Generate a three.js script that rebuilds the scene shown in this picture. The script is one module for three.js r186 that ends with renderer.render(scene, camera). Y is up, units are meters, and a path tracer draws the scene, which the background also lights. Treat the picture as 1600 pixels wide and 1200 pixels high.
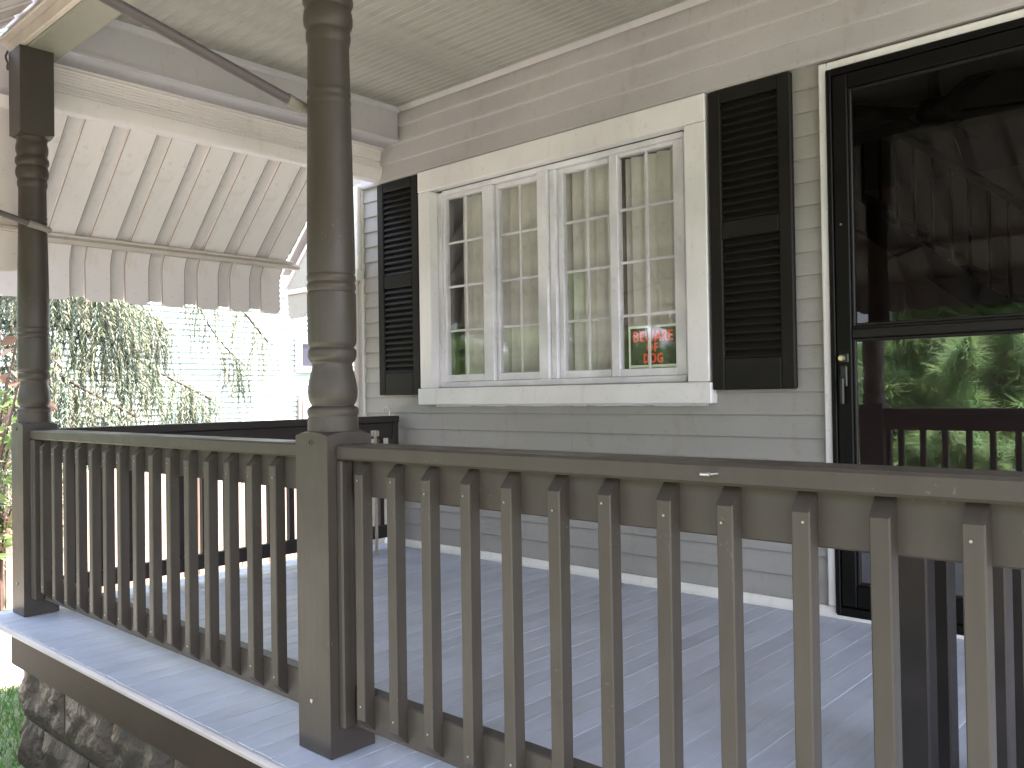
import * as THREE from 'three';
import { mergeGeometries, toCreasedNormals } from 'three/addons/utils/BufferGeometryUtils.js';

// ------------------------------------------------------------ camera, sky, sun, exposure
const scene = new THREE.Scene();
const camera = new THREE.PerspectiveCamera(48.60, 4 / 3, 0.05, 400);
camera.position.set(0, 0.8577, 3.2);
camera.rotation.order = 'YXZ';
camera.rotation.set(0.680 * Math.PI / 180, 42.264 * Math.PI / 180, -0.886 * Math.PI / 180);
scene.add(camera);

const SKY = 0.8;                                // sky radiance scale
const sunDir = new THREE.Vector3(0.32, 0.9, -0.15).normalize();
{                                              // computed hazy summer sky: pale at the horizon, soft blue overhead, a glow round the sun
  const W = 256, H = 128, d = new Float32Array(W * H * 4);
  for (let j = 0; j < H; j++) for (let i = 0; i < W; i++) {
    const el = ((j + 0.5) / H - 0.5) * Math.PI, az = ((i + 0.5) / W - 0.5) * 2 * Math.PI, k = (j * W + i) * 4;
    const dir = new THREE.Vector3(Math.cos(el) * Math.cos(az), Math.sin(el), Math.cos(el) * Math.sin(az));
    const t = Math.pow(Math.max(0, Math.sin(el)), 0.55), c = Math.max(0, dir.dot(sunDir)), glow = 0.55 * Math.pow(c, 12) + 0.25 * Math.pow(c, 3);
    const f = SKY * (el < 0 ? 0.35 : 1);
    d[k] = f * (0.96 - 0.40 * t + glow); d[k + 1] = f * (0.96 - 0.26 * t + glow * 0.96); d[k + 2] = f * (1.0 + 0.08 * t + glow * 0.9); d[k + 3] = 1;
  }
  const t = new THREE.DataTexture(d, W, H, THREE.RGBAFormat, THREE.FloatType);
  t.mapping = THREE.EquirectangularReflectionMapping; t.magFilter = THREE.LinearFilter; t.minFilter = THREE.LinearFilter; t.needsUpdate = true;
  scene.background = t; scene.environment = t;
}

const sun = new THREE.DirectionalLight(0xffefe2, 4.6);
sun.position.copy(sunDir).multiplyScalar(40);
sun.castShadow = true;
sun.shadow.mapSize.set(4096, 4096);
Object.assign(sun.shadow.camera, { left: -18, right: 18, top: 18, bottom: -18, near: 1, far: 90 });
scene.add(sun, sun.target);

const renderer = new THREE.WebGLRenderer({ antialias: true });
renderer.toneMapping = THREE.LinearToneMapping;
renderer.toneMappingExposure = 7.8;
renderer.shadowMap.enabled = true;

// ------------------------------------------------------------ random numbers and noise textures
let seed = 20240607;
const rnd = () => { seed |= 0; seed = seed + 0x6D2B79F5 | 0; let t = Math.imul(seed ^ seed >>> 15, 1 | seed); t = t + Math.imul(t ^ t >>> 7, 61 | t) ^ t; return ((t ^ t >>> 14) >>> 0) / 4294967296; };
const rr = (a, b) => a + (b - a) * rnd();
const hash = (x, y, s) => { let h = Math.imul(x, 374761393) + Math.imul(y, 668265263) + Math.imul(s, 1442695041) | 0; h = Math.imul(h ^ h >>> 13, 1274126177); return ((h ^ h >>> 16) >>> 0) / 4294967296; };
function vnoise(x, y, px, py, s) {            // periodic value noise
  const xi = Math.floor(x), yi = Math.floor(y), fx = x - xi, fy = y - yi;
  const u = fx * fx * (3 - 2 * fx), v = fy * fy * (3 - 2 * fy), m = (a, n) => ((a % n) + n) % n;
  const a = hash(m(xi, px), m(yi, py), s), b = hash(m(xi + 1, px), m(yi, py), s), c = hash(m(xi, px), m(yi + 1, py), s), d = hash(m(xi + 1, px), m(yi + 1, py), s);
  return (a + (b - a) * u) * (1 - v) + (c + (d - c) * u) * v;
}
function fbm(u, v, fx, fy, oct, s) { let r = 0, a = 0.5, t = 0; for (let o = 0; o < oct; o++) { r += a * vnoise(u * fx, v * fy, fx, fy, s + o); t += a; a *= 0.55; fx *= 2; fy *= 2; } return r / t; }
function texture(n, fn, color) {
  const data = new Uint8Array(n * n * 4);
  for (let j = 0; j < n; j++) for (let i = 0; i < n; i++) {
    const c = fn(i / n, j / n), k = (j * n + i) * 4;
    for (let q = 0; q < 3; q++) data[k + q] = Math.max(0, Math.min(255, 255 * (Array.isArray(c) ? c[q] : c)));
    data[k + 3] = 255;
  }
  const t = new THREE.DataTexture(data, n, n, THREE.RGBAFormat);
  t.wrapS = t.wrapT = THREE.RepeatWrapping; t.magFilter = THREE.LinearFilter; t.minFilter = THREE.LinearMipmapLinearFilter; t.generateMipmaps = true;
  if (color) t.colorSpace = THREE.SRGBColorSpace;
  t.needsUpdate = true; return t;
}
const rep = (t, x, y) => { const c = t.clone(); c.repeat.set(x, y ?? x); c.needsUpdate = true; return c; };
const smooth = (a, b, x) => { const t = Math.max(0, Math.min(1, (x - a) / (b - a))); return t * t * (3 - 2 * t); };

const mottle = texture(512, (u, v) => { const a = fbm(u, v, 4, 4, 6, 11), b = fbm(u, v, 40, 40, 3, 31); return 0.86 + 0.14 * smooth(0.25, 0.75, a) - 0.05 * smooth(0.6, 0.9, b); }, true);
const worn = texture(1024, (u, v) => { const a = fbm(u, v, 5, 5, 5, 11), b = fbm(u, v, 60, 12, 3, 31), c = fbm(u, v, 170, 170, 2, 33), d = smooth(0.60, 0.72, fbm(u, v, 7, 7, 3, 35)), k = 0.60 + 0.055 * (a - 0.5) + 0.05 * (b - 0.5) + (c > 0.885 - 0.09 * d ? 0.17 * d + 0.04 : 0); return [k, k, k * 1.01]; }, true);
const dirty = texture(512, (u, v) => { const a = fbm(u, v, 3, 3, 6, 71), b = fbm(u, v, 60, 60, 2, 5), s = smooth(0.66, 0.8, fbm(u, v, 24, 8, 4, 9)); const k = 0.95 + 0.05 * smooth(0.3, 0.7, a) - 0.05 * smooth(0.74, 0.9, b); return [k - 0.02 * s, k - 0.03 * s, k - 0.045 * s]; }, true);
const scuffs = texture(1024, (u, v) => {      // floor paint: streaks along v
  const a = fbm(u, v, 5, 4, 6, 3), b = fbm(u, v, 90, 4, 4, 17), c = smooth(0.70, 0.80, fbm(u, v, 160, 7, 3, 23)), d = smooth(0.42, 0.78, fbm(u, v, 6, 5, 5, 41));
  const k = 0.84 + 0.08 * (a - 0.5) + 0.06 * (b - 0.5) + 0.035 * c - 0.04 * d; return [k, k - 0.004, k - 0.012 * d];
}, true);
const roughVar = texture(512, (u, v) => { const a = fbm(u, v, 5, 5, 5, 91); return [1, 0.72 + 0.28 * smooth(0.3, 0.7, a), 1]; });
const orange = texture(512, (u, v) => fbm(u, v, 90, 90, 4, 7));
const brushV = texture(512, (u, v) => 0.55 * fbm(u, v, 140, 6, 4, 13) + 0.45 * fbm(u, v, 60, 30, 4, 37));
const brushU = texture(512, (u, v) => 0.55 * fbm(u, v, 6, 140, 4, 14) + 0.45 * fbm(u, v, 30, 60, 4, 38));
const stone = texture(512, (u, v) => 0.7 * fbm(u, v, 8, 8, 6, 51) + 0.3 * fbm(u, v, 70, 70, 3, 52));
const grassTex = texture(512, (u, v) => { const a = fbm(u, v, 6, 6, 5, 61), b = fbm(u, v, 90, 90, 3, 63); const k = 0.95 + 0.6 * a * b; return [0.40 * k, 0.42 * k, 0.30 * k]; }, true);
const woodTex = texture(512, (u, v) => { const a = fbm(u, v, 70, 3, 5, 81), b = fbm(u, v, 4, 4, 4, 83); const k = 0.7 + 0.3 * a + 0.1 * b; return [k, k * 0.97, k * 0.93]; }, true);

// ------------------------------------------------------------ materials (linear base colours)
const lin = (r, g, b) => new THREE.Color().setRGB(r, g, b);
const dull = (c, rough, spec, o = {}) => new THREE.MeshPhysicalMaterial({ color: lin(...c), roughness: rough, specularIntensity: spec, ...o });
const std = (c, rough, o = {}) => new THREE.MeshStandardMaterial({ color: lin(...c), roughness: rough, ...o });
const BROWN = [0.140, 0.117, 0.093];
const M = {
  brownV: dull(BROWN, 0.55, 0.6, { map: worn, bumpMap: brushV, bumpScale: 0.0007, roughnessMap: roughVar }),
  brownU: dull(BROWN, 0.55, 0.6, { map: worn, bumpMap: brushU, bumpScale: 0.0007, roughnessMap: roughVar }),
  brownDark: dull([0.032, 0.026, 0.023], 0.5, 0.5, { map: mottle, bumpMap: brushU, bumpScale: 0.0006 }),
  shutter: dull([0.013, 0.0115, 0.0095], 0.55, 0.35, { map: mottle, bumpMap: brushV, bumpScale: 0.0003 }),
  siding: std([0.305, 0.287, 0.268], 0.6, { map: dirty, bumpMap: brushU, bumpScale: 0.0005 }),
  frieze: std([0.42, 0.39, 0.395], 0.6, { map: dirty, bumpMap: brushU, bumpScale: 0.0004 }),
  white: std([0.72, 0.69, 0.69], 0.45, { map: dirty, bumpMap: brushU, bumpScale: 0.0002 }),
  vinyl: std([0.80, 0.78, 0.83], 0.35, { map: mottle }),
  trim: std([0.70, 0.68, 0.64], 0.5, { map: dirty }),
  beam: std([0.41, 0.39, 0.42], 0.55, { map: dirty, bumpMap: orange, bumpScale: 0.0003 }),
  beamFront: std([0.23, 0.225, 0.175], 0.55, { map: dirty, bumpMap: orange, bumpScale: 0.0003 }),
  ceil: std([0.31, 0.30, 0.27], 0.6, { map: mottle, bumpMap: brushU, bumpScale: 0.0003 }),
  stained: std([0.52, 0.46, 0.39], 0.6, { map: rep(dirty, 3), bumpMap: stone, bumpScale: 0.0006 }),
  floor: std([0.52, 0.56, 0.635], 0.52, { map: scuffs, bumpMap: brushV, bumpScale: 0.0005, roughnessMap: roughVar }),
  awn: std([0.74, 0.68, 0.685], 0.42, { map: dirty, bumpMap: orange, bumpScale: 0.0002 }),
  awnShaded: std([0.64, 0.595, 0.60], 0.42, { map: dirty, bumpMap: orange, bumpScale: 0.0002 }),  // same awning paint, darkened for the shade in the recessed pans
  awnTrim: std([0.54, 0.475, 0.44], 0.5, { map: dirty }),
  arm: std([0.075, 0.06, 0.063], 0.55, { map: rep(dirty, 5), bumpMap: orange, bumpScale: 0.0008 }),
  armEnd: std([0.20, 0.185, 0.165], 0.5, { map: rep(dirty, 6), bumpMap: stone, bumpScale: 0.001 }),
  rock: dull([0.034, 0.0255, 0.022], 0.42, 0.5, { map: mottle, bumpMap: stone, bumpScale: 0.012 }),
  apron: dull([0.025, 0.0165, 0.0115], 0.55, 0.3, { map: mottle, bumpMap: brushU, bumpScale: 0.0008 }),
  door: dull([0.006, 0.005, 0.0045], 0.45, 0.3, { map: mottle }),
  doorEdge: dull([0.014, 0.012, 0.011], 0.4, 0.4),
  screw: std([0.42, 0.41, 0.39], 0.35, { metalness: 0.9 }),
  brass: std([0.75, 0.62, 0.38], 0.3, { metalness: 0.8 }),
  black: std([0.012, 0.012, 0.012], 0.4),
  glass: new THREE.MeshPhysicalMaterial({ color: 0xffffff, transmission: 1, thickness: 0, roughness: 0, ior: 1.75 }),
  glassScreen: new THREE.MeshPhysicalMaterial({ color: lin(0.42, 0.40, 0.39), transmission: 1, thickness: 0, roughness: 0, ior: 1.4 }),
  glassDoor: new THREE.MeshPhysicalMaterial({ color: 0xffffff, transmission: 1, thickness: 0, roughness: 0, ior: 2.6 }),
  blind: std([0.90, 0.87, 0.80], 0.65, { map: mottle }),
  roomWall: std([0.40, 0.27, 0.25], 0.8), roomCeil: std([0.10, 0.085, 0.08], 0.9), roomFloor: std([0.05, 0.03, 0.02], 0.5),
  stairWood: dull([0.02, 0.010, 0.008], 0.5, 0.3),
  grass: std([1, 1, 1], 0.95, { map: rep(grassTex, 0.5), bumpMap: orange, bumpScale: 0.02 }),
  fence: std([0.55, 0.44, 0.40], 0.8, { map: woodTex, bumpMap: brushV, bumpScale: 0.001 }),
  nbSiding: std([0.60, 0.70, 0.71], 0.55, { map: mottle }),
  nbTrim: std([0.72, 0.62, 0.62], 0.55),
  bark: std([0.075, 0.06, 0.05], 0.9, { map: woodTex, bumpMap: stone, bumpScale: 0.01 }),
  roof: std([0.09, 0.085, 0.08], 0.9, { bumpMap: stone, bumpScale: 0.004 }),
};
const leafMat = (c, tr = 0.3) => new THREE.MeshPhysicalMaterial({ color: lin(...c), roughness: 0.8, transmission: tr, thickness: 0, side: THREE.DoubleSide });
M.spruce = leafMat([0.20, 0.235, 0.175], 0.4);
M.pine = leafMat([0.19, 0.33, 0.12], 0.5);
M.leaf = leafMat([0.10, 0.17, 0.05], 0.4);
M.leafRed = leafMat([0.13, 0.075, 0.055], 0.3);
M.blade = leafMat([0.12, 0.22, 0.06], 0.35);

// ------------------------------------------------------------ geometry helpers
const V = (x, y, z) => new THREE.Vector3(x, y, z);
function fromTris(list) {                      // list of triangles [[a,b,c],...] of Vector3
  const p = new Float32Array(list.length * 9); let k = 0;
  for (const t of list) for (const v of t) { p[k++] = v.x; p[k++] = v.y; p[k++] = v.z; }
  const g = new THREE.BufferGeometry(); g.setAttribute('position', new THREE.BufferAttribute(p, 3)); g.computeVertexNormals(); return g;
}
function uvBox(g, sc = 1, ox = 0, oy = 0) {    // triplanar uv in metres
  if (g.index) g = g.toNonIndexed();
  const p = g.attributes.position, n = g.attributes.normal, uv = new Float32Array(p.count * 2);
  for (let i = 0; i < p.count; i += 3) {
    let nx = 0, ny = 0, nz = 0; for (let k = 0; k < 3; k++) { nx += n.getX(i + k); ny += n.getY(i + k); nz += n.getZ(i + k); }
    nx = Math.abs(nx); ny = Math.abs(ny); nz = Math.abs(nz);
    for (let k = 0; k < 3; k++) {
      const x = p.getX(i + k), y = p.getY(i + k), z = p.getZ(i + k), q = (i + k) * 2;
      if (ny >= nx && ny >= nz) { uv[q] = x; uv[q + 1] = z; } else if (nx >= nz) { uv[q] = z; uv[q + 1] = y; } else { uv[q] = x; uv[q + 1] = y; }
      uv[q] = uv[q] * sc + ox; uv[q + 1] = uv[q + 1] * sc + oy;
    }
  }
  g.setAttribute('uv', new THREE.BufferAttribute(uv, 2)); return g;
}
function chamferBox(w, h, d, c = 0.003) {      // a box with bevelled edges, 44 triangles
  c = Math.min(c, w / 2.2, h / 2.2, d / 2.2);
  const H = [w / 2, h / 2, d / 2], tris = [];
  const vert = (s, ax) => V(...[0, 1, 2].map(i => s[i] * (i === ax ? H[i] : H[i] - c)));
  const push = (a, b, cc) => { const n = b.clone().sub(a).cross(cc.clone().sub(a)); const m = a.clone().add(b).add(cc); tris.push(n.dot(m) > 0 ? [a, b, cc] : [a, cc, b]); };
  const quad = (a, b, cc, dd) => { push(a, b, cc); push(a, cc, dd); };
  for (let ax = 0; ax < 3; ax++) for (const s of [-1, 1]) {
    const b = (ax + 1) % 3, e = (ax + 2) % 3, q = [[-1, -1], [1, -1], [1, 1], [-1, 1]].map(([i, j]) => { const t = [0, 0, 0]; t[ax] = s; t[b] = i; t[e] = j; return vert(t, ax); });
    quad(...q);
  }
  for (let ax = 0; ax < 3; ax++) { const b = (ax + 1) % 3, e = (ax + 2) % 3; for (const i of [-1, 1]) for (const j of [-1, 1]) { const t0 = [0, 0, 0], t1 = [0, 0, 0]; t0[ax] = -1; t1[ax] = 1; t0[b] = t1[b] = i; t0[e] = t1[e] = j; quad(vert(t0, b), vert(t1, b), vert(t1, e), vert(t0, e)); } }
  for (const i of [-1, 1]) for (const j of [-1, 1]) for (const k of [-1, 1]) push(vert([i, j, k], 0), vert([i, j, k], 1), vert([i, j, k], 2));
  return fromTris(tris);
}
const bx = (x0, x1, y0, y1, z0, z1, c = 0.003) => uvBox(chamferBox(x1 - x0, y1 - y0, z1 - z0, c).translate((x0 + x1) / 2, (y0 + y1) / 2, (z0 + z1) / 2));
function prism(pts, len, crease) {             // outline [[x,y],...] run along z from 0 to len
  const s = new THREE.Shape(pts.map(p => new THREE.Vector2(...p)));
  let g = new THREE.ExtrudeGeometry(s, { depth: len, bevelEnabled: false, steps: 1 });
  g.deleteAttribute('uv');
  if (crease) g = toCreasedNormals(g, crease);
  return g;
}
const prismZ = (pts, z0, z1, crease) => uvBox(prism(pts, z1 - z0, crease).translate(0, 0, z0));            // pts are (x, y)
const prismX = (pts, x0, x1, crease) => uvBox(prism(pts, x1 - x0, crease).rotateY(-Math.PI / 2).translate(x1, 0, 0)); // pts are (z, y)
const merge = (...g) => mergeGeometries(g.map(a => { const b = a.index ? a.toNonIndexed() : a; for (const k of Object.keys(b.attributes)) if (!['position', 'normal', 'uv'].includes(k)) b.deleteAttribute(k); return b; }));
function tube(pts, r, seg = 8, n = 24) { const c = new THREE.CatmullRomCurve3(pts); return new THREE.TubeGeometry(c, n, r, seg, false); }
function rod(a, b, r0, r1 = r0, seg = 12) {
  const d = b.clone().sub(a), g = new THREE.CylinderGeometry(r1, r0, d.length(), seg, 1);
  g.translate(0, d.length() / 2, 0).applyQuaternion(new THREE.Quaternion().setFromUnitVectors(V(0, 1, 0), d.normalize())).translate(a.x, a.y, a.z); return g;
}
function lathe(profile, seg = 48) {            // [[y, r], ...] bottom to top
  const g = new THREE.LatheGeometry(profile.map(([y, r]) => new THREE.Vector2(r, y)), seg); const uv = g.attributes.uv, p = g.attributes.position;
  for (let i = 0; i < uv.count; i++) uv.setXY(i, uv.getX(i) * 0.36, p.getY(i)); return g;
}

// ------------------------------------------------------------ scene helpers
const used = {};
const numbered = n => { const k = used[n] ?? 0; used[n] = k + 1; return k ? `${n}_${String(k).padStart(3, '0')}` : n; };
function thing(name, label, category, at = [0, 0, 0], group) {
  const o = new THREE.Group(); o.name = numbered(name); o.position.set(...at); scene.add(o);
  o.userData = { label, category }; if (group) o.userData.group = group; return o;
}
function structure(name, label) { const o = new THREE.Group(); o.name = numbered(name); o.userData = { kind: 'structure' }; if (label) o.userData.label = label; scene.add(o); return o; }
function part(parent, name, geo, mat, label) {  // geo in world coordinates when the parent is a thing
  const m = new THREE.Mesh(geo, mat); m.name = name; m.castShadow = m.receiveShadow = true;
  if (label) m.userData.label = label;
  let off = V(0, 0, 0); for (let p = parent; p && p !== scene; p = p.parent) off.add(p.position);
  m.position.copy(off).negate(); parent.add(m); return m;
}
function sub(parent, name, geo, mat, pos = [0, 0, 0]) { const m = new THREE.Mesh(geo, mat); m.name = name; m.position.set(...pos); m.castShadow = m.receiveShadow = true; parent.add(m); return m; }
function group(parent, name, label) { const g = new THREE.Group(); g.name = name; if (label) g.userData.label = label; parent.add(g); let off = V(0, 0, 0); for (let p = parent; p && p !== scene; p = p.parent) off.add(p.position); g.position.copy(off).negate(); return g; }

// ============================================================ GROUND
{
  const g = structure('lawn');
  const p = new THREE.PlaneGeometry(160, 160, 1, 1).rotateX(-Math.PI / 2); const uv = p.attributes.uv; for (let i = 0; i < 4; i++) uv.setXY(i, uv.getX(i) * 160, uv.getY(i) * 160);
  part(g, 'turf', p.translate(0, -0.75, 0), M.grass);
  const path = structure('concrete_path');
  for (let k = 0; k < 17; k++) part(path, 'slab', bx(-7.25, -5.35, -0.80, -0.738, -7.6 + k * 1.0, -6.606 + k * 1.0, 0.008), std([0.47, 0.45, 0.42], 0.85, { map: dirty, bumpMap: stone, bumpScale: 0.004 }));
  const walk = structure('bounce_walk');  // unseen walk, added to bounce neutral sunlight into the porch
  for (let k = 0; k < 22; k++) part(walk, 'slab', bx(-12 + k * 1.2, -10.806 + k * 1.2, -0.80, -0.738, 3.9, 5.2, 0.008), std([0.47, 0.45, 0.42], 0.85, { map: dirty, bumpMap: stone, bumpScale: 0.004 }));
  // grass blades near the porch
  const blade = fromTris([[V(-0.003, 0, 0), V(0.003, 0, 0), V(0.004, 0.05, 0.012)], [V(0.003, 0, 0), V(-0.003, 0, 0), V(-0.006, 0.04, -0.012)]]);
  const n = 14000, im = new THREE.InstancedMesh(blade, M.blade, n), mt = new THREE.Matrix4(), q = new THREE.Quaternion(), c = new THREE.Color();
  for (let i = 0; i < n; i++) {
    q.setFromEuler(new THREE.Euler(rr(-0.4, 0.4), rr(0, 6.3), rr(-0.4, 0.4))); const s = rr(0.6, 1.3);
    im.setMatrixAt(i, mt.compose(V(rr(-5.34, -3.62), -0.75, rr(0.2, 3.0)), q, V(s, s, s))); im.setColorAt(i, c.setRGB(rr(0.6, 1.3), rr(0.75, 1.2), rr(0.5, 1)));
  }
  im.name = 'grass'; im.userData = { kind: 'stuff', label: 'short green lawn grass beside the porch corner' }; scene.add(im);
}

// ============================================================ HOUSE
const house = thing('house', 'grey clapboard house front with white window and black storm door under the porch', 'house', [0, -0.75, 0]);
const WIN = { x0: -3.47, x1: -1.84, y0: 0.9, y1: 1.99 }, DOOR = { x0: -1.262, x1: -0.42, y0: -0.01, y1: 2.06 };
{
  // sheathing with the openings
  const s = new THREE.Shape([[-4.1, -0.75], [3.2, -0.75], [3.2, 3.5], [-4.1, 3.5]].map(p => new THREE.Vector2(...p)));
  for (const o of [WIN, DOOR]) s.holes.push(new THREE.Path([[o.x0, o.y0], [o.x0, o.y1], [o.x1, o.y1], [o.x1, o.y0]].map(p => new THREE.Vector2(...p))));
  const w = new THREE.ExtrudeGeometry(s, { depth: 0.14, bevelEnabled: false }).translate(0, 0, -0.146); w.deleteAttribute('uv');
  part(house, 'wall', uvBox(w), M.siding, 'front wall of the house behind the clapboards');
  part(house, 'wall', bx(-4.1, -3.96, -0.75, 3.5, -7.5, -0.147, 0.004), M.siding, 'side wall of the house');
  part(house, 'wall', bx(3.06, 3.2, -0.75, 3.5, -7.5, -3.9, 0.004), M.siding); part(house, 'wall', bx(3.06, 3.2, -0.75, 3.5, -2.55, -0.147, 0.004), M.siding); part(house, 'wall', bx(3.06, 3.2, -0.75, 0.7, -3.9, -2.55, 0.004), M.siding); part(house, 'wall', bx(3.06, 3.2, 2.3, 3.5, -3.9, -2.55, 0.004), M.siding);  // unseen opening added in this wall so skylight reaches the hall
  part(house, 'wall', bx(-3.96, 3.06, -0.75, 3.5, -7.5, -7.36, 0.004), M.siding);
  part(house, 'roof', prismZ([[-4.35, 3.505], [3.5, 3.505], [3.5, 3.65], [-0.45, 6.0], [-4.35, 3.65]], -7.9, 0.35), M.roof);
  // clapboards: bevelled courses with butt joints, cut round the openings
  const course = (y, h, zb, zt, x0, x1, mat, round) => {
    const pts = round ? [[0, y], [zb - 0.006, y], [zb - 0.0015, y + 0.002], [zb, y + 0.007], [zb - 0.0015, y + 0.016], [zt, y + h + 0.006], [0, y + h + 0.006]]
      : [[0, y], [zb - 0.0015, y], [zb, y + 0.0015], [zb, y + 0.004], [zt, y + h + 0.004], [0, y + h + 0.004]];
    part(house, 'clapboard', prismX(pts, x0, x1, round ? 0.7 : 0.2), mat);
  };
  const E = 0.0898, cut = (y0, y1) => {
    let spans = [[-4.085, 3.2]]; const holes = [];
    if (y1 > 0.86 && y0 < 2.02) holes.push([-3.50, -1.82]);
    if (y0 < 2.07) holes.push([-1.27, -0.40]);
    for (const [a, b] of holes) spans = spans.flatMap(([p, q]) => b <= p || a >= q ? [[p, q]] : [[p, a], [b, q]].filter(([u, v]) => v - u > 0.01));
    return spans;
  };
  for (let k = -1; k < 23; k++) {
    const y = 0.041 + E * k, h = Math.min(E, 2.118 - y);
    for (const [a, b] of cut(y, y + E)) {
      const joints = [a]; if (b - a > 2) { let x = a + rr(0.5, 1.9); while (x < b - 0.4) { joints.push(x); x += rr(1.4, 2.6); } } joints.push(b);
      for (let j = 0; j + 1 < joints.length; j++) course(y, h, 0.0125 + rr(-0.0008, 0.0008), 0.002, joints[j] + (j ? 0.0009 : 0), joints[j + 1], M.siding);
    }
  }
  for (let k = 0; k < 4; k++) course(2.105 + 0.0985 * k, 0.0985, 0.034, 0.018, -4.085, 3.2, M.frieze, true);
  part(house, 'drip_edge', bx(-4.085, 3.2, 2.1, 2.108, 0.0, 0.030, 0.002), M.frieze);
  part(house, 'base_trim', prismX([[0.0, 0.001], [0.034, 0.001], [0.034, 0.014], [0.028, 0.029], [0.020, 0.040], [0.0, 0.041]], -3.9, 3.2, 0.6), M.trim, 'white quarter round strip where the wall meets the porch floor');
  part(house, 'corner_board', bx(-4.14, -4.088, -0.2, 2.14, -0.06, 0.022, 0.004), M.trim, 'white corner board at the left end of the wall');

  // ---- window
  const w1 = group(house, 'window', 'wide white four-sash sliding window with a grid of muntins');
  const P = (n, g, m, l) => part(w1, n, g, m, l);
  P('header_casing', bx(-3.557, -1.763, 1.984, 2.099, -0.01, 0.047, 0.004), M.white);
  P('side_casing', bx(-3.557, -3.462, 0.896, 1.983, -0.05, 0.044, 0.004), M.white);
  P('side_casing', bx(-1.865, -1.763, 0.896, 1.983, -0.05, 0.044, 0.004), M.white);
  P('window_sill', bx(-3.565, -1.75, 0.806, 0.895, -0.05, 0.056, 0.004), M.white);
  P('caulk_line', merge(...Array.from({ length: 26 }, (_, i) => bx(-3.45 + i * 0.064, -3.45 + i * 0.064 + 0.0632, 0.799 - 0.004 * rnd(), 0.8055, 0.008, 0.026, 0.001))), M.white);
  const fz0 = -0.075, fz1 = -0.014;
  P('frame', merge(bx(-3.461, -3.425, 0.9, 1.975, fz0, fz1, 0.003), bx(-1.902, -1.866, 0.9, 1.975, fz0, fz1, 0.003), bx(-3.425, -1.902, 0.9, 0.928, fz0, fz1 + 0.008, 0.003), bx(-3.425, -1.902, 1.956, 1.983, fz0, fz1, 0.003)), M.vinyl);
  P('mullion', bx(-2.728, -2.662, 0.928, 1.956, fz0, fz1 + 0.012, 0.005), M.vinyl);
  P('mullion', bx(-2.661, -2.622, 0.928, 1.956, fz0, fz1 - 0.004, 0.004), M.vinyl, 'narrow mullion strip with shadow lines');
  const sash = (gx0, gx1, x0, x1, gy0, gy1, y0, y1, z) => {   // glass edges, sash edges
    P('sash', merge(bx(x0, gx0, y0, y1, z - 0.02, z + 0.014, 0.003), bx(gx1, x1, y0, y1, z - 0.02, z + 0.014, 0.003), bx(gx0, gx1, y0, gy0, z - 0.02, z + 0.014, 0.003), bx(gx0, gx1, gy1, y1, z - 0.02, z + 0.014, 0.003)), M.vinyl);
    const cx = (gx0 + gx1) / 2, mz0 = z - 0.010, mz1 = z - 0.004;
    P('muntin', bx(cx - 0.0075, cx + 0.0075, gy0, gy1, mz0, mz1, 0.002), M.vinyl);
    for (let r = 1; r < 4; r++) { const y = gy0 + (gy1 - gy0) * r / 4; for (const [a, b] of [[gx0, cx - 0.0076], [cx + 0.0076, gx1]]) P('muntin', bx(a, b, y - 0.0065, y + 0.0065, mz0, mz1, 0.002), M.vinyl); }
    const pg = new THREE.PlaneGeometry(gx1 - gx0 + 0.004, gy1 - gy0 + 0.004).translate(cx, (gy0 + gy1) / 2, z);
    P('pane', pg, M.glass);
  };
  sash(-3.400, -3.118, -3.424, -3.046, 0.967, 1.933, 0.929, 1.955, -0.030);
  sash(-3.022, -2.750, -3.044, -2.729, 0.968, 1.930, 0.929, 1.955, -0.052);
  sash(-2.592, -2.316, -2.621, -2.298, 0.966, 1.930, 0.929, 1.955, -0.052);
  sash(-2.252, -1.957, -2.297, -1.903, 0.964, 1.938, 0.929, 1.955, -0.030);
  P('inside_stool', bx(-3.46, -1.86, 0.86, 0.9, -0.26, -0.08, 0.004), M.white);

  // ---- shutters
  const shutter = (x0, label) => {
    const g = group(house, 'shutter', label), y0 = 0.862, y1 = 2.092, x1 = x0 + 0.356, z0 = 0.016, z1 = 0.044, st = 0.056;
    const S = (n, a) => part(g, n, a, M.shutter);
    S('stile', bx(x0, x0 + st, y0, y1, z0, z1, 0.005)); S('stile', bx(x1 - st, x1, y0, y1, z0, z1, 0.005));
    S('top_rail', bx(x0 + st, x1 - st, 2.038, y1, z0, z1 - 0.001, 0.004)); S('middle_rail', bx(x0 + st, x1 - st, 1.478, 1.55, z0, z1 - 0.001, 0.004)); S('bottom_rail', bx(x0 + st, x1 - st, y0, 0.99, z0, z1 - 0.001, 0.004));
    S('backing', bx(x0 + st, x1 - st, 0.99, 2.038, z0, z0 + 0.006, 0.001));
    const lv = uvBox(chamferBox(x1 - x0 - 2 * st, 0.036, 0.005, 0.002)).rotateX(-0.62);
    for (const [a, b] of [[1.55, 2.038], [0.99, 1.478]]) for (let k = 0; k < 15; k++) { const m = part(g, 'louver', lv, M.shutter); m.position.add(V((x0 + x1) / 2, a + (b - a) * (k + 0.5) / 15, z0 + 0.015)); }
  };
  shutter(-3.918, 'dark louvered shutter on the left of the window');
  shutter(-1.750, 'dark louvered shutter between the window and the door');

  // ---- storm door
  const d = group(house, 'storm_door', 'black storm door with two panes'); const D = (n, g, m, l) => part(d, n, g, m, l);
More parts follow.
